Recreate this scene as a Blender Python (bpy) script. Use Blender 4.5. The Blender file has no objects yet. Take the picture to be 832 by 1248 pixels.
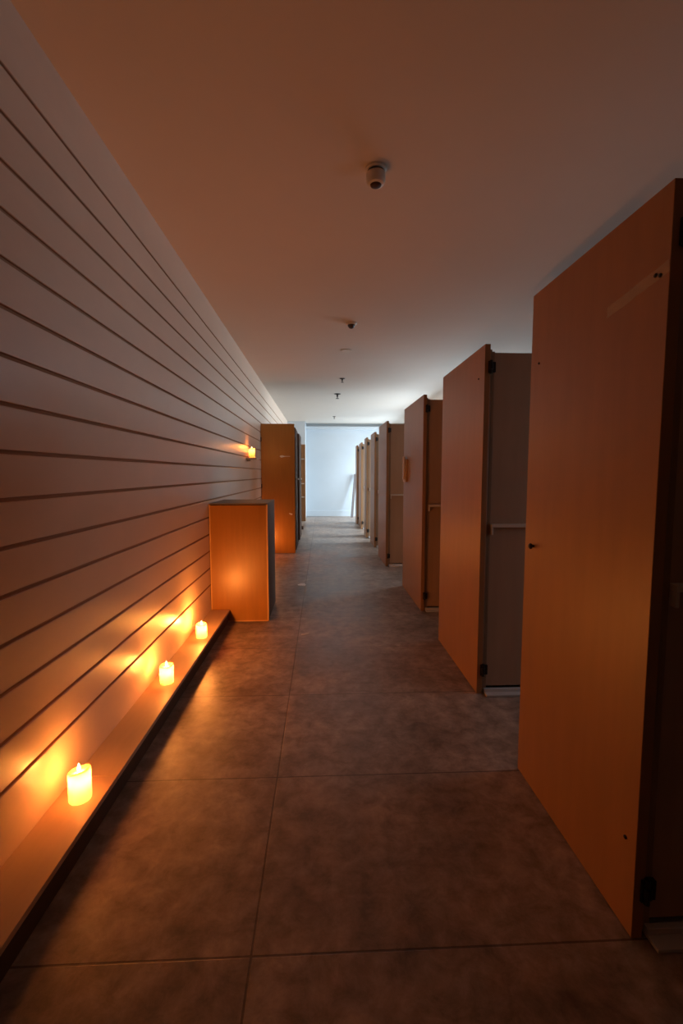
import bpy, bmesh, math, random
from mathutils import Vector, Matrix
random.seed(4)
S = bpy.context.scene
C = S.collection
PI = math.pi

# ------------------------------------------------------------------ materials
def new_mat(name):
    m = bpy.data.materials.new(name); m.use_nodes = True
    nt = m.node_tree; nt.nodes.clear()
    out = nt.nodes.new('ShaderNodeOutputMaterial')
    return m, nt, out
def N(nt, typ, **kw):
    n = nt.nodes.new(typ)
    for k, v in kw.items():
        if k in n.inputs: n.inputs[k].default_value = v
        else: setattr(n, k, v)
    return n
def pbr(name, col, rough=0.6, spec=0.5, metal=0.0, noise=0.0, nscale=6.0, stretch=(1,1,1), bump=0.0, col2=None, rough_var=0.0):
    m, nt, out = new_mat(name)
    b = N(nt, 'ShaderNodeBsdfPrincipled')
    b.inputs['Roughness'].default_value = rough
    b.inputs['Metallic'].default_value = metal
    b.inputs['Specular IOR Level'].default_value = spec
    nt.links.new(b.outputs[0], out.inputs[0])
    if noise or bump or rough_var:
        tc = N(nt, 'ShaderNodeTexCoord'); mp = N(nt, 'ShaderNodeMapping')
        mp.inputs['Scale'].default_value = stretch
        nt.links.new(tc.outputs['Object'], mp.inputs['Vector'])
        nz = N(nt, 'ShaderNodeTexNoise'); nz.inputs['Scale'].default_value = nscale
        nz.inputs['Detail'].default_value = 6; nz.inputs['Roughness'].default_value = 0.6
        nt.links.new(mp.outputs[0], nz.inputs['Vector'])
        cr = N(nt, 'ShaderNodeValToRGB')
        c2 = col2 or tuple(c*(1-noise) for c in col)
        cr.color_ramp.elements[0].color = (*c2, 1); cr.color_ramp.elements[0].position = .3
        cr.color_ramp.elements[1].color = (*col, 1); cr.color_ramp.elements[1].position = .7
        nt.links.new(nz.outputs['Fac'], cr.inputs[0])
        nt.links.new(cr.outputs[0], b.inputs['Base Color'])
        if bump:
            bp = N(nt, 'ShaderNodeBump'); bp.inputs['Strength'].default_value = bump; bp.inputs['Distance'].default_value = .01
            nt.links.new(nz.outputs['Fac'], bp.inputs['Height']); nt.links.new(bp.outputs[0], b.inputs['Normal'])
        if rough_var:
            mr = N(nt, 'ShaderNodeMapRange')
            mr.inputs['To Min'].default_value = rough-rough_var; mr.inputs['To Max'].default_value = rough+rough_var
            nt.links.new(nz.outputs['Fac'], mr.inputs['Value']); nt.links.new(mr.outputs[0], b.inputs['Roughness'])
    else:
        b.inputs['Base Color'].default_value = (*col, 1)
    return m

M = {}
M['board'] = pbr('mdf_board', (.34,.17,.07), .43, .45, noise=.12, nscale=5, stretch=(3,3,.5), bump=.02)
M['varnish'] = pbr('varnished_board', (.43,.19,.032), .34, .6, noise=.15, nscale=5, stretch=(5,5,.5), bump=.02, rough_var=.06)
M['board_face'] = pbr('taupe_board', (.42,.28,.185), .5, .4, noise=.12, nscale=4, stretch=(3,3,.4))
M['board_edge'] = pbr('board_cut_edge', (.30,.19,.115), .6, .3, noise=.25, nscale=20, stretch=(1,1,.3))
M['board_dark'] = pbr('dark_stained_board', (.075,.04,.026), .7, .2, noise=.2, nscale=5)
M['plinth_daylit'] = pbr('daylit_grey_board', (.20,.16,.135), .6, .3, noise=.15, nscale=6)  # same board as the plinth front; daylight's grey put into the colour
M['pale_edge'] = pbr('pale_edging', (.62,.55,.47), .5, .4)
M['pale_strip'] = pbr('pale_plastic', (.55,.52,.5), .45, .5)
M['dark_metal'] = pbr('blackened_metal', (.03,.025,.022), .45, .5, metal=.7)
M['wall_paint'] = pbr('satin_beige_paint', (.82,.63,.49), .37, .5, noise=.08, nscale=2.6, stretch=(1,1.2,2.4), bump=.05, rough_var=.12)
M['ceil_paint'] = pbr('matt_white_paint', (.62,.565,.50), .85, .2, noise=.03, nscale=2)
M['white_paint'] = pbr('white_paint', (.54,.575,.60), .7, .3, noise=.03, nscale=3)
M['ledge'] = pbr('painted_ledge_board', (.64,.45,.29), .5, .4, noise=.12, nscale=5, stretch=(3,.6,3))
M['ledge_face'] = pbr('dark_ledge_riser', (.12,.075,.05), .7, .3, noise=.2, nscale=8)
M['plastic'] = pbr('cream_plastic', (.62,.56,.47), .5, .4)
M['dark_plastic'] = pbr('dark_plastic', (.03,.02,.018), .35, .5)
M['wick'] = pbr('charred_wick', (.02,.015,.012), .9, .1)
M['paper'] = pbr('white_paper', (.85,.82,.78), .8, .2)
M['edging'] = pbr('pale_wood_edging', (.74,.46,.20), .5, .4)
M['wood_block'] = pbr('pine_wood', (.58,.38,.22), .5, .4, noise=.3, nscale=8, stretch=(4,4,.6))
M['plank_dark'] = pbr('weathered_plank', (.20,.17,.16), .7, .3, noise=.3, nscale=8, stretch=(4,4,.6))
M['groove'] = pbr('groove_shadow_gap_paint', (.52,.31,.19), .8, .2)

def floor_mat():
    m, nt, out = new_mat('worn_concrete_slabs')
    b = N(nt, 'ShaderNodeBsdfPrincipled'); b.inputs['Specular IOR Level'].default_value = .5
    nt.links.new(b.outputs[0], out.inputs[0])
    tc = N(nt, 'ShaderNodeTexCoord')
    mp = N(nt, 'ShaderNodeMapping'); mp.inputs['Location'].default_value = (.21+8*1.56, -.435+.785*4, 0)
    nt.links.new(tc.outputs['Object'], mp.inputs['Vector'])
    br = N(nt, 'ShaderNodeTexBrick'); br.offset = 0; br.squash = 1
    for k, v in (('Scale',1.0),('Brick Width',1.56),('Row Height',.785),('Mortar Size',.004),('Mortar Smooth',.3)):
        br.inputs[k].default_value = v
    br.inputs['Color1'].default_value = (1,1,1,1); br.inputs['Color2'].default_value = (.86,.86,.86,1)
    br.inputs['Mortar'].default_value = (.38,.34,.32,1)
    nt.links.new(mp.outputs[0], br.inputs['Vector'])
    n1 = N(nt, 'ShaderNodeTexNoise', Scale=1.6, Detail=9.0, Roughness=.68)
    n1.inputs['Distortion'].default_value = .25
    n2 = N(nt, 'ShaderNodeTexNoise', Scale=11.0, Detail=8.0, Roughness=.7)
    n2.inputs['Distortion'].default_value = .3
    for n in (n1, n2): nt.links.new(tc.outputs['Object'], n.inputs['Vector'])
    c1 = N(nt, 'ShaderNodeValToRGB'); e = c1.color_ramp.elements
    e[0].position = .32; e[0].color = (.21,.15,.115,1); e[1].position = .72; e[1].color = (.58,.47,.40,1)
    c2 = N(nt, 'ShaderNodeValToRGB'); e = c2.color_ramp.elements
    e[0].position = .33; e[0].color = (.50,.48,.46,1); e[1].position = .68; e[1].color = (1.22,1.2,1.18,1)
    nt.links.new(n1.outputs['Fac'], c1.inputs[0]); nt.links.new(n2.outputs['Fac'], c2.inputs[0])
    x1 = N(nt, 'ShaderNodeMixRGB', blend_type='MULTIPLY'); x1.inputs[0].default_value = 1
    nt.links.new(c1.outputs[0], x1.inputs[1]); nt.links.new(c2.outputs[0], x1.inputs[2])
    x2 = N(nt, 'ShaderNodeMixRGB', blend_type='MULTIPLY'); x2.inputs[0].default_value = 1
    nt.links.new(x1.outputs[0], x2.inputs[1]); nt.links.new(br.outputs['Color'], x2.inputs[2])
    nt.links.new(x2.outputs[0], b.inputs['Base Color'])
    mr = N(nt, 'ShaderNodeMapRange'); mr.inputs['To Min'].default_value = .27; mr.inputs['To Max'].default_value = .60
    nt.links.new(n1.outputs['Fac'], mr.inputs['Value']); nt.links.new(mr.outputs[0], b.inputs['Roughness'])
    bp = N(nt, 'ShaderNodeBump'); bp.inputs['Strength'].default_value = .25; bp.inputs['Distance'].default_value = .006
    nt.links.new(n2.outputs['Fac'], bp.inputs['Height'])
    bp2 = N(nt, 'ShaderNodeBump'); bp2.inputs['Strength'].default_value = .6; bp2.inputs['Distance'].default_value = .004; bp2.invert = True
    nt.links.new(br.outputs['Fac'], bp2.inputs['Height']); nt.links.new(bp.outputs[0], bp2.inputs['Normal'])
    nt.links.new(bp2.outputs[0], b.inputs['Normal'])
    return m
M['floor'] = floor_mat()

def wax_mat():
    m, nt, out = new_mat('candle_wax')
    d = N(nt, 'ShaderNodeBsdfPrincipled'); d.inputs['Base Color'].default_value = (.85,.70,.42,1); d.inputs['Roughness'].default_value = .4
    t = N(nt, 'ShaderNodeBsdfTranslucent'); t.inputs['Color'].default_value = (.95,.62,.22,1)
    x = N(nt, 'ShaderNodeMixShader'); x.inputs[0].default_value = .6
    nt.links.new(d.outputs[0], x.inputs[1]); nt.links.new(t.outputs[0], x.inputs[2])
    tr = N(nt, 'ShaderNodeBsdfTransparent'); tr.inputs['Color'].default_value = (1,.55,.25,1)
    y = N(nt, 'ShaderNodeMixShader'); y.inputs[0].default_value = .3      # thin lit wax lets part of the light straight through
    nt.links.new(x.outputs[0], y.inputs[1]); nt.links.new(tr.outputs[0], y.inputs[2]); nt.links.new(y.outputs[0], out.inputs[0])
    return m
M['wax'] = wax_mat()
def flame_mat():
    m, nt, out = new_mat('candle_flame')
    e = N(nt, 'ShaderNodeEmission'); e.inputs['Color'].default_value = (1,.72,.36,1); e.inputs['Strength'].default_value = 5
    t = N(nt, 'ShaderNodeBsdfTransparent')
    a = N(nt, 'ShaderNodeAddShader')
    nt.links.new(e.outputs[0], a.inputs[0]); nt.links.new(t.outputs[0], a.inputs[1]); nt.links.new(a.outputs[0], out.inputs[0])
    return m
M['flame'] = flame_mat()
def thin_mat(name, col, gl):
    m, nt, out = new_mat(name)
    t = N(nt, 'ShaderNodeBsdfTransparent'); t.inputs['Color'].default_value = (*col, 1)
    g = N(nt, 'ShaderNodeBsdfGlossy'); g.inputs['Roughness'].default_value = .08
    x = N(nt, 'ShaderNodeMixShader'); x.inputs[0].default_value = gl
    nt.links.new(t.outputs[0], x.inputs[1]); nt.links.new(g.outputs[0], x.inputs[2]); nt.links.new(x.outputs[0], out.inputs[0])
    return m
M['glass'] = thin_mat('window_glass', (.95,.97,.98), .06)
def tape_mat():
    m, nt, out = new_mat('translucent_tape')
    t = N(nt, 'ShaderNodeBsdfTransparent')
    g = N(nt, 'ShaderNodeBsdfPrincipled'); g.inputs['Base Color'].default_value = (.75,.68,.55,1); g.inputs['Roughness'].default_value = .35
    x = N(nt, 'ShaderNodeMixShader'); x.inputs[0].default_value = .2
    nt.links.new(t.outputs[0], x.inputs[1]); nt.links.new(g.outputs[0], x.inputs[2]); nt.links.new(x.outputs[0], out.inputs[0])
    return m
M['tape'] = tape_mat()

# ------------------------------------------------------------------ mesh helpers
def add_box(bm, x0, x1, y0, y1, z0, z1, bev=0.0, mat=None):
    t = bmesh.new()
    r = bmesh.ops.create_cube(t, size=1)
    for v in t.verts:
        v.co = Vector(((x0+x1)/2+v.co.x*(x1-x0), (y0+y1)/2+v.co.y*(y1-y0), (z0+z1)/2+v.co.z*(z1-z0)))
    if bev: bmesh.ops.bevel(t, geom=list(t.edges), offset=bev, segments=2, affect='EDGES', profile=.5)
    if mat is not None: bmesh.ops.transform(t, matrix=mat, verts=t.verts)
    me = bpy.data.meshes.new('tmp'); t.to_mesh(me); t.free()
    bm.from_mesh(me); bpy.data.meshes.remove(me)
    return bm
def box(*a, **k): return add_box(bmesh.new(), *a, **k)
def add_lathe(bm, prof, seg=32, cx=0, cy=0, wob=None, mat=None):
    """prof: list of (r,z); first/last with r=0 are poles"""
    rings = []
    def T(v):
        v = Vector(v)
        return mat @ v if mat is not None else v
    for i, (r, z) in enumerate(prof):
        if r < 1e-6: rings.append([bm.verts.new(T((cx, cy, z)))]); continue
        ring = []
        for k in range(seg):
            a = 2*PI*k/seg
            rr, zz = (r, z) if wob is None else wob(i, a, r, z)
            ring.append(bm.verts.new(T((cx+rr*math.cos(a), cy+rr*math.sin(a), zz))))
        rings.append(ring)
    for A, B in zip(rings, rings[1:]):
        for k in range(seg):
            k2 = (k+1) % seg
            if len(A) == 1: bm.faces.new((A[0], B[k2], B[k]))
            elif len(B) == 1: bm.faces.new((A[k], A[k2], B[0]))
            else: bm.faces.new((A[k], A[k2], B[k2], B[k]))
    for R_, flip in ((rings[0], True), (rings[-1], False)):
        if len(R_) > 1: bm.faces.new(R_[::-1] if flip else R_)
    return bm
def lathe(prof, **k): return add_lathe(bmesh.new(), prof, **k)
def obj(name, bm, mat, parent=None, loc=None, smooth=False, label=None):
    bmesh.ops.recalc_face_normals(bm, faces=bm.faces)
    me = bpy.data.meshes.new(name); bm.to_mesh(me); bm.free()
    if smooth:
        for p in me.polygons: p.use_smooth = True
    me.materials.append(M[mat])
    o = bpy.data.objects.new(name, me); C.objects.link(o)
    if parent: o.parent = parent
    if loc: o.location = loc
    if label: o['label'] = label
    return o
def thing(name, label, cat, loc=(0,0,0), group=None):
    o = bpy.data.objects.new(name, None); C.objects.link(o)
    o.empty_display_size = .1
    o.location = loc; o['label'] = label; o['category'] = cat
    if group: o['group'] = group
    return o
def tag(o, label, cat, group=None):
    o['label'] = label; o['category'] = cat
    if group: o['group'] = group
    return o
def struct(name, bm, mat, parent=None):
    o = obj(name, bm, mat, parent)
    if parent is None: o['kind'] = 'structure'
    return o
def copy_tree(o, parent=None):
    c = o.copy(); C.objects.link(c)
    if parent: c.parent = parent
    for ch in list(o.children): copy_tree(ch, c)
    return c

# ------------------------------------------------------------------ the setting
XL, XR, Y0, Y1, H = -1.05, 3.4, -5.0, 14.9, 3.0
struct('floor', box(XL-.2, XR+.2, Y0-.2, Y1+.2, -.15, 0), 'floor')
struct('ceiling', box(XL-.2, XR+.2, Y0-.2, Y1+.2, H, H+.15), 'ceil_paint')
# left wall: horizontal boards with shadow gaps, one extruded profile
zs = [2.749-.1596*k for k in range(16)]
bm = bmesh.new(); prof = [(XL, H)]
for z in zs:
    prof += [(XL, z+.0080), (XL-.004, z+.0068), (XL-.011, z+.0062), (XL-.011, z-.0055), (XL-.003, z-.0080), (XL, z-.0105)]
prof += [(XL, 0), (XL-.15, 0), (XL-.15, H)]
A = [bm.verts.new((x, Y0, z)) for x, z in prof]; B = [bm.verts.new((x, Y1, z)) for x, z in prof]
gf = []
for i in range(len(prof)):
    j = (i+1) % len(prof)
    f = bm.faces.new((A[i], A[j], B[j], B[i]))
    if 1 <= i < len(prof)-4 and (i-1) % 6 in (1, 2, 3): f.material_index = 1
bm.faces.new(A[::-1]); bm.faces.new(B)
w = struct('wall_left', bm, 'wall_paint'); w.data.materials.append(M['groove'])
struct('wall_back', box(XL-.2, XR+.2, Y0-.2, Y0, 0, H), 'board_dark')  # out of view; coloured dark so it bounces less light back
struct('wall_end', box(XL-.2, XR+.2, Y1, Y1+.2, 0, H), 'white_paint')
struct('trim_1', box(XL, -.505, 14.25, Y1, 0, H, bev=.004), 'white_paint')          # pier left of the end wall
struct('trim_2', box(-.505, XR, Y1-.16, Y1, 2.80, 2.90, bev=.004), 'white_paint')     # beam below the ceiling
struct('baseboard_end', box(-.505, XR, Y1-.025, Y1, 0, .19, bev=.004), 'white_paint')
# ledge at the foot of the left wall
bm = bmesh.new()
add_box(bm, XL, -.872, Y0, 1.873, .098, .120, .002); add_box(bm, XL, -.872, 1.876, 4.24, .098, .120, .002)
add_box(bm, XL, -.872, 4.93, 7.94, .098, .120, .002)
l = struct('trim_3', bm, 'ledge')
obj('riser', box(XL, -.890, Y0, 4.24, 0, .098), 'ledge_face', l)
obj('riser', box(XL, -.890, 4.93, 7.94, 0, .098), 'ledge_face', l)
# right wall with windows
wins = [(1.5, 2.8, 1.0, 2.0), (4.0, 5.4, 2.15, 2.85), (6.4, 8.2, 1.6, 2.85), (8.9, 11.2, .25, 2.45), (12.1, 14.5, .2, 2.45)]
bm = bmesh.new(); y = Y0
for a, b, c, d in wins:
    add_box(bm, XR, XR+.2, y, a, 0, H); add_box(bm, XR, XR+.2, a, b, 0, c); add_box(bm, XR, XR+.2, a, b, d, H); y = b
add_box(bm, XR, XR+.2, y, Y1, 0, H)
struct('wall_right', bm, 'white_paint')
for i, (a, b, c, d) in enumerate(wins):
    bm = bmesh.new()
    for q in ((a, a+.05, c, d), (b-.05, b, c, d), (a+.05, b-.05, c, c+.05), (a+.05, b-.05, d-.05, d), ((a+b)/2-.02, (a+b)/2+.02, c+.05, d-.05)):
        add_box(bm, XR+.03, XR+.10, q[0], q[1], q[2], q[3], .003)
    f = struct(f'window_{i+1}', bm, 'white_paint')
    obj('pane', box(XR+.062, XR+.068, a+.05, b-.05, c+.05, d-.05), 'glass', f)

# ------------------------------------------------------------------ cabinets on the right
HC = 2.17
def cabinet(x, y, L, label, length=1.62, screws=(), group='board cabinets in the right-hand row'):
    t = thing('board_cabinet', label, 'cabinet', (x, y, 0), group)
    obj('end_panel', box(0, .034, 0, L, .004, HC, .002), 'board', t)
    bm = bmesh.new()
    add_box(bm, .036, .047, .010, .05, .02, HC-.03, .001); add_box(bm, .050, .066, .016, .05, .02, HC-.04, .001)
    obj('corner_post', bm, 'board_edge', t)
    obj('front_panel', box(.066, length, .022, .042, .045, 2.125, .002), 'board_face', t)
    obj('back_panel', box(.034, length, L-.022, L-.002, .02, 2.125, .002), 'board_face', t)
    obj('side_panel', box(length, length+.03, .01, L-.002, .004, 2.13, .002), 'board', t)
    obj('top_panel', box(.034, length, .042, L-.022, 2.08, 2.10), 'board_face', t)  # out of view; added to block light passing through the cabinet
    bm = bmesh.new()
    add_box(bm, .066, length-.02, -.012, .021, 1.068, 1.088, .002)
    obj('rail', bm, 'pale_edge', t, label='pale horizontal rail across the front')
    obj('rail_bracket', box(.067, .078, -.008, .021, 1.022, 1.067, .001), 'pale_edge', t)
    bm = bmesh.new()
    add_box(bm, .050, length, -.045, .05, .002, .014, .002); add_box(bm, .050, length, -.002, .018, .014, .034, .002)
    obj('base_strip', bm, 'pale_strip', t, label='pale base strip on the floor')
    for z in (.125, 2.00):
        bm = bmesh.new()
        add_box(bm, .020, .030, -.007, .0, z, z+.07, .001); add_box(bm, .040, .066, -.004, .012, z+.005, z+.065, .001)
        add_lathe(bm, [(.009, z-.004), (.009, z+.074)], seg=14, cx=.036, cy=-.006)
        add_lathe(bm, [(.012, z+.02), (.012, z+.05)], seg=14, cx=.036, cy=-.010)
        obj('hinge', bm, 'dark_metal', t)
    for (sy, sz, r) in screws:
        mt = Matrix.Translation((0, sy, sz)) @ Matrix.Rotation(-PI/2, 4, 'Y')
        obj('screw', add_lathe(bmesh.new(), [(r, -.001), (r, .003), (r*.6, .005), (0, .005)], seg=14, mat=mt), 'dark_metal', t)
    return t
row = [
 (.925, 1.22, .80, 'nearest board cabinet at the right edge, its broad orange-lit end panel crossed by tape'),
 (.977, 2.75, .95, 'second board cabinet in the right row, beside the bare floor gap, with long taupe front'),
 (1.000, 4.50, 1.05, 'third board cabinet in the right row, with a small wooden block on its end'),
 (.957, 6.75, .92, 'fourth board cabinet in the right row, tall pale end panel with narrow front and rail'),
 (.985, 8.52, .70, 'fifth board cabinet in the right row, just behind the one with narrow visible front'),
 (.960, 9.80, .52, 'sixth board cabinet in the right row, third from the far end wall'),
 (.985, 11.40, .72, 'seventh board cabinet in the right row, second from the far end wall'),
 (.965, 12.55, .52, 'farthest board cabinet in the right row, beside the leaning dark plank'),
]
for i, (x, y, L, lab) in enumerate(row):
    sc = ()
    if i == 0: sc = ((.724, 1.866, .005), (.033, 1.938, .006), (.051, 1.945, .006), (.047, .291, .006))
    if i == 1: sc = ((.10, 1.985, .006),)
    t = cabinet(x, y, L, lab, screws=sc)
    if i == 0:
        mt = Matrix.Translation((0, .716, 1.083)) @ Matrix.Rotation(-PI/2, 4, 'Y')
        obj('knob', add_lathe(bmesh.new(), [(.006, -.002), (.006, .008), (.012, .010), (.013, .016), (.009, .021), (0, .022)], seg=18, mat=mt), 'dark_metal', t, smooth=True)
    if i == 2:
        bm = bmesh.new()
        add_box(bm, -.022, 0, .80, .98, 1.30, 1.565, .004); add_box(bm, -.036, -.022, .83, .95, 1.33, 1.60, .004)
        obj('block_handle', bm, 'wood_block', t, label='small pale wooden block fixed to the end panel')
# tape strip on the nearest cabinet
a = Vector((.9243, 1.484, 1.916)); b = Vector((.9243, 1.222, 1.951))
d = (b-a).normalized(); n = Vector((-1,0,0)); u = n.cross(d).normalized()
bm = bmesh.new(); rows_ = []
random.seed(2)
for k in range(9):
    p = a+(b-a)*(k/8); wob = random.uniform(-.0012, .0012)
    rows_.append([bm.verts.new(p+u*(s*.017+wob)+n*(e)) for s, e in ((-1, 0), (1, 0), (1, .0006), (-1, .0006))])
for r0, r1 in zip(rows_, rows_[1:]):
    for k in range(4): bm.faces.new((r0[k], r0[(k+1)%4], r1[(k+1)%4], r1[k]))
bm.faces.new(rows_[0]); bm.faces.new(rows_[-1][::-1])
tag(obj('tape_strip', bm, 'tape'), 'translucent strip of tape stuck slantwise across the top of the nearest orange panel', 'tape')

# ------------------------------------------------------------------ left side furniture
t = thing('plinth', 'waist-high orange-lit box plinth standing at the end of the candle ledge', 'plinth', (XL+.004, 4.25, 0))
W_, D_, T_ = .540, .66, 1.115
obj('front_panel', box(.012, W_-.014, 0, .018, .012, T_-.010, .0015), 'varnish', t)
obj('side_panel', box(W_-.018, W_-.004, .018, D_, .006, T_-.004, .0015), 'plinth_daylit', t, label='side facing the corridor, daylit grey painted in')
obj('side_panel', box(.002, .016, .018, D_, .006, T_-.004, .0015), 'plinth_daylit', t)
obj('back_panel', box(.016, W_-.018, D_-.018, D_, .006, T_-.004), 'plinth_daylit', t)
obj('top_panel', box(.002, W_-.004, .004, D_, T_-.004, T_+.008, .0015), 'plinth_daylit', t, label='top, daylit grey painted in')
bm = bmesh.new()
add_box(bm, W_-.014, W_, -.002, .018, .004, T_-.004, .0015); add_box(bm, .002, W_-.014, -.002, .014, .002, .012, .001); add_box(bm, .002, .012, -.002, .018, .012, T_-.004, .001)
obj('edging', bm, 'edging', t, label='lighter wooden edging round the front')

t = thing('tall_cupboard', 'tall orange-lit cupboard against the boarded wall behind the low plinth', 'cupboard', (XL+.006, 7.95, 0))
W_, D_, T_ = .576, .72, 2.25
obj('front_panel', box(0, W_, 0, .02, .004, T_, .002), 'varnish', t)
obj('back_panel', box(0, W_, D_-.02, D_, .004, T_-.03, .002), 'board_face', t)
obj('side_panel', box(0, .02, .02, D_-.02, .004, T_-.03), 'board_face', t)
obj('top_panel', box(.02, W_-.022, .02, D_-.02, T_-.05, T_-.03), 'board_face', t)
for ya, yb in ((.03, .36), (.37, .70)):
    dr = obj('door', box(W_-.02, W_+.012, ya, yb, .05, T_-.06, .003), 'board_dark', t, label='dark door facing the corridor')
    hb = bmesh.new(); add_box(hb, W_+.012, W_+.05, yb-.10 if ya < .1 else ya+.02, yb-.02 if ya < .1 else ya+.10, 1.285, 1.31, .003)
    obj('handle', hb, 'pale_edge', dr, label='white pull handle')
for z in (.3, 1.15, 1.95): obj('hinge', lathe([(.008, z), (.008, z+.07)], seg=12, cx=.006, cy=-.007), 'dark_metal', t)
t = thing('dark_cupboard', 'narrow dark-sided cupboard right behind the tall orange cupboard', 'cupboard', (XL+.006, 9.3, 0))
W_, D_, T_ = .592, .80, 2.22
obj('front_panel', box(0, W_-.03, 0, .02, .004, T_, .002), 'board_dark', t)
obj('back_panel', box(0, W_-.03, D_-.02, D_, .004, T_, .002), 'board_dark', t)
obj('top_panel', box(0, W_-.03, .02, D_-.02, T_-.04, T_-.02), 'board_dark', t)
for ya, yb in ((.0, .39), (.40, .80)):
    dr = obj('door', box(W_-.03, W_, ya, yb, .04, T_-.02, .003), 'board_dark', t)
    obj('handle', box(W_, W_+.03, (yb-.07 if ya < .1 else ya+.03), (yb-.03 if ya < .1 else ya+.07), 1.27, 1.30, .003), 'pale_edge', dr, label='white pull handle')
t = thing('shelf_unit', 'brown shelf unit with pale shelf edges against the far white pier', 'shelf unit', (XL+.006, 13.3, 0))
W_, D_, T_ = .565, .34, 2.24
obj('side_panel', box(W_-.022, W_, 0, D_, .004, T_, .002), 'board', t)
obj('side_panel', box(0, .022, 0, D_, .004, T_, .002), 'board', t)
obj('back_panel', box(.022, W_-.022, D_-.30, D_-.28, .004, T_-.01), 'board', t)
for z in (.70, 1.09, 1.80): obj('shelf', box(.022, W_-.022, -.005, .04, z, z+.03, .002), 'pale_edge', t, label='pale shelf edge')
obj('top_panel', box(.022, W_-.022, 0, D_, T_-.03, T_-.005), 'board', t)
tag(obj('wooden_block', box(-.055, .035, -.045, .045, 0, .08, .004), 'board_dark', loc=(-.50, 11.4, 0)), 'small dark block on the floor beyond the cupboards', 'block')
# thin flat white marks on the tall cupboard front
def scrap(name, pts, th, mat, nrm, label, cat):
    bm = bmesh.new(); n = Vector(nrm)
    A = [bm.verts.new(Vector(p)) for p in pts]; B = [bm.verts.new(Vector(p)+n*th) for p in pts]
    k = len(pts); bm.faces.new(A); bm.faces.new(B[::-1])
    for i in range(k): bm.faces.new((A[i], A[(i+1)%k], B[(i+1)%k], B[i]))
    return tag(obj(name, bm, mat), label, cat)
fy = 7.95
scrap('white_mark', [(-.725,fy,1.692),(-.70,fy,1.672),(-.66,fy,1.680),(-.625,fy,1.688),(-.545,fy,1.690),(-.545,fy,1.698),(-.64,fy,1.700),(-.68,fy,1.712),(-.715,fy,1.708)], .001, 'paper', (0,-1,0), 'ragged white mark high on the tall orange cupboard', 'tape')
scrap('white_mark', [(-.575,fy,.700),(-.54,fy,.678),(-.515,fy,.680),(-.515,fy,.700),(-.545,fy,.706),(-.565,fy,.712)], .001, 'paper', (0,-1,0), 'tiny white mark low on the tall orange cupboard', 'tape')
scrap('paper_scrap', [(-.30,5.62,.0),(-.215,5.60,.0),(-.205,5.66,.0),(-.225,5.72,.0),(-.275,5.71,.0),(-.31,5.68,.0)], .004, 'paper', (0,0,1), 'white paper scrap lying on the corridor floor beside the plinth', 'paper')
scrap('paper_scrap', [(-.185,3.86,.0),(-.15,3.87,.0),(-.115,3.90,.0),(-.12,3.92,.0),(-.155,3.90,.0),(-.185,3.89,.0)], .002, 'pale_edge', (0,0,1), 'thin pale sliver of litter on the floor in front of the plinth', 'litter')
# leaning plank by the end wall
mt = Matrix.Translation((.915, 14.45, .0)) @ Matrix.Rotation(math.radians(5.5), 4, 'Y') @ Matrix.Rotation(math.radians(-15), 4, 'X')
tag(obj('plank', box(0, .08, 0, .03, .010, 1.44, .003, mat=mt), 'plank_dark'), 'dark plank leaning against the white end wall', 'plank')

# ------------------------------------------------------------------ candles
def candle(label, loc, r=.041, h=.118, tilt=.006, group='pillar candles on the ledge', power=6.0, inner=3.2, ph=0.0, quad=.5):
    t = thing('pillar_candle', label, 'candle', loc, group)
    prof = [(0, 0), (r*.95, 0), (r, .003), (r*1.0, h*.3), (r*.995, h*.6), (r, h*.88), (r*.985, h*.97), (r*.93, h), (r*.84, h*.985), (r*.74, h-.012), (r*.4, h-.018), (0, h-.019)]
    def wob(i, a, rr, zz):
        if i < 3: return rr, zz
        k = 1+.012*math.sin(3*a+ph)*min(1, i/6)
        return rr*k, zz+(zz/h)**4*(tilt*math.cos(a-ph)+.0015*math.sin(3*a+ph))*(rr/r)
    obj('wax', lathe(prof, seg=40, wob=wob), 'wax', t, smooth=True)
    obj('wick', lathe([(.0012, h-.020), (.0014, h-.006), (.0008, h+.001), (0, h+.0015)], seg=8), 'wick', t)
    obj('flame', lathe([(0, h-.010), (.0035, h-.006), (.0065, h+.000), (.0060, h+.008), (.0032, h+.018), (0, h+.026)], seg=16), 'flame', t, smooth=True)
    for nm, z, pw, rad in (('flame_light', h+.024, power, .018), ('glow_light', h-.034, inner, .010)):
        ld = bpy.data.lights.new(nm, 'POINT'); ld.energy = pw; ld.color = (1, .30, .05) if nm == 'flame_light' else (1, .52, .21); ld.shadow_soft_size = rad
        if nm == 'flame_light':
            ld.use_nodes = True; nt = ld.node_tree
            em = next(n for n in nt.nodes if n.type == 'EMISSION')
            fo = nt.nodes.new('ShaderNodeLightFalloff'); fo.inputs['Strength'].default_value = 1.0; fo.inputs['Smooth'].default_value = FALL_S
            q = nt.nodes.new('ShaderNodeMath'); q.operation = 'MULTIPLY_ADD'; q.inputs[1].default_value = quad
            nt.links.new(fo.outputs['Quadratic'], q.inputs[0]); nt.links.new(fo.outputs['Linear'], q.inputs[2])
            nt.links.new(q.outputs[0], em.inputs['Strength'])
        lo = bpy.data.objects.new(nm, ld); C.objects.link(lo); lo.parent = t; lo.location = (0, 0, z)
    return t
FALL_S = 0.002
PW = 4.8
LZ = .1202
candle('nearest and largest-looking lit pillar candle on the ledge, its rim sloping', (-.957, 1.74, LZ), h=.122, tilt=.010, ph=-.4, power=PW*.06, quad=7.5)
candle('middle one of the three lit pillar candles on the low ledge', (-.955, 2.745, LZ), h=.112, tilt=.003, ph=.8, power=PW*.7, quad=1.2)
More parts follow.
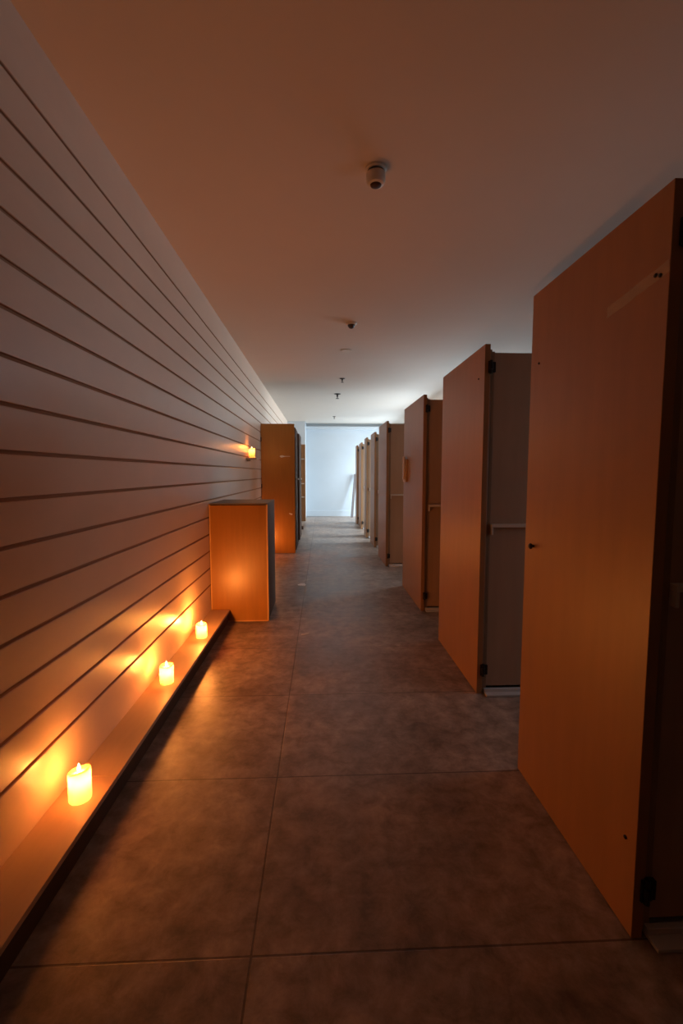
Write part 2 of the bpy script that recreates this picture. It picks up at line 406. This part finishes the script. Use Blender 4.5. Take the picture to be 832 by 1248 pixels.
candle('farthest lit pillar candle on the ledge, just before the orange plinth', (-.945, 3.52, LZ), h=.110, tilt=.002, ph=2., power=PW*.75, quad=3.0)
candle('pillar candle on the ledge hidden behind the orange plinth', (-.95, 7.5, LZ), h=.118, group='candles away from the ledge', power=PW*.5, quad=3.0, inner=5)
tt = thing('candle_shelf', 'small wall shelf with rounded end holding a candle beside the tall cupboard', 'shelf', (XL, 6.5, 1.60))
bm = bmesh.new(); add_box(bm, 0, .15, -.10, .10, -.006, .016, .004)
obj('shelf_board', bm, 'pale_edge', tt)
obj('bracket', box(0, .05, -.02, .02, -.03, -.006, .002), 'pale_edge', tt)
candle('small bright candle on the wall shelf beside the tall cupboard', (-.985, 6.52, 1.6162), r=.042, h=.135, group='candles away from the ledge', power=2.0, inner=1.6)

# ------------------------------------------------------------------ ceiling fittings
t = thing('smoke_detector', 'large cream smoke detector on the ceiling nearest the camera', 'smoke detector', (.29, 2.53, H))
obj('base_plate', lathe([(.056, 0), (.056, -.010), (.050, -.016), (.040, -.016)], seg=36), 'plastic', t)
obj('vent_ring', lathe([(.043, -.016), (.043, -.027)], seg=36), 'dark_plastic', t)
obj('body', lathe([(.049, -.027), (.052, -.032), (.051, -.062), (.043, -.080), (.030, -.084), (.030, -.081)], seg=36), 'plastic', t)
obj('sensor_dome', lathe([(.030, -.081), (.028, -.088), (.018, -.093), (0, -.095)], seg=28), 'board_dark', t, smooth=True)
t = thing('dome_camera', 'dark dome sensor with pale ring, second fitting along the ceiling', 'sensor', (.32, 5.0, H))
obj('ring', lathe([(.060, 0), (.060, -.012), (.050, -.022), (.040, -.022)], seg=32), 'plastic', t)
obj('dome', lathe([(.040, -.018), (.038, -.034), (.026, -.052), (.012, -.060), (0, -.061)], seg=28), 'dark_plastic', t, smooth=True)
tag(obj('cover_plate', lathe([(.075, 0), (.075, -.004), (.068, -.008), (0, -.008)], seg=32), 'plastic', loc=(.327, 6.09, H)), 'flat cream cover plate on the ceiling past the dome sensor', 'cover plate')
def sprinkler(loc, label, s=1.0, dark=True):
    t = thing('sprinkler_head', label, 'sprinkler', loc, 'sprinkler heads on the ceiling')
    obj('escutcheon', lathe([(.05*s, 0), (.05*s, -.006*s), (.03*s, -.012*s), (.014*s, -.014*s)], seg=24), 'dark_metal' if dark else 'plastic', t)
    bm = lathe([(.014*s, -.010*s), (.012*s, -.045*s), (.006*s, -.050*s), (.006*s, -.07*s)], seg=16)
    obj('nozzle', bm, 'dark_metal', t)
    obj('deflector', lathe([(.026*s, -.07*s), (.028*s, -.074*s), (.010*s, -.078*s)], seg=20), 'dark_metal', t)
sprinkler((.352, 7.85, H), 'tiny dark sprinkler head on the ceiling in mid corridor', .9)
sprinkler((.32, 9.35, H), 'larger dark sprinkler head hanging from the ceiling farther along', 1.3)
sprinkler((.355, 13.0, H), 'farthest tiny sprinkler head near the bright end wall', .9)

# ------------------------------------------------------------------ daylight
WP = [10, 6, 70, 520, 480]
for (a, b, c, d), p in zip(wins, WP):
    ld = bpy.data.lights.new('window_daylight', 'AREA'); ld.shape = 'RECTANGLE'
    ld.size = b-a-.1; ld.size_y = d-c-.1; ld.energy = p; ld.color = (.67, .85, 1.0)
    lo = bpy.data.objects.new('window_daylight', ld); C.objects.link(lo)
    lo.location = (XR+.18, (a+b)/2, (c+d)/2); lo.rotation_euler = (PI/2-.65, 0, PI/2)
wd = bpy.data.worlds.new('overcast_sky'); S.world = wd; wd.use_nodes = True
bg = wd.node_tree.nodes['Background']; bg.inputs[0].default_value = (.75,.86,1,1); bg.inputs[1].default_value = .6

# ------------------------------------------------------------------ camera and view
cam = bpy.data.cameras.new('camera'); co = bpy.data.objects.new('camera', cam); C.objects.link(co)
co.location = (0, 0, 1.4)
pitch = math.atan(47/555); yaw = math.atan(24/555*math.cos(pitch))
co.rotation_euler = (PI/2-pitch, 0, -yaw)
cam.sensor_fit = 'VERTICAL'; cam.sensor_height = 36; cam.lens = 555/1248*36
cam.clip_start = .02
S.camera = co
vs = S.view_settings
vs.view_transform = 'Standard'; vs.look = 'None'; vs.gamma = 1; vs.use_curve_mapping = False
vs.exposure = 0.06
S.cycles.max_bounces = 10; S.cycles.diffuse_bounces = 6; S.cycles.use_denoising = True
S.cycles.sample_clamp_indirect = 4
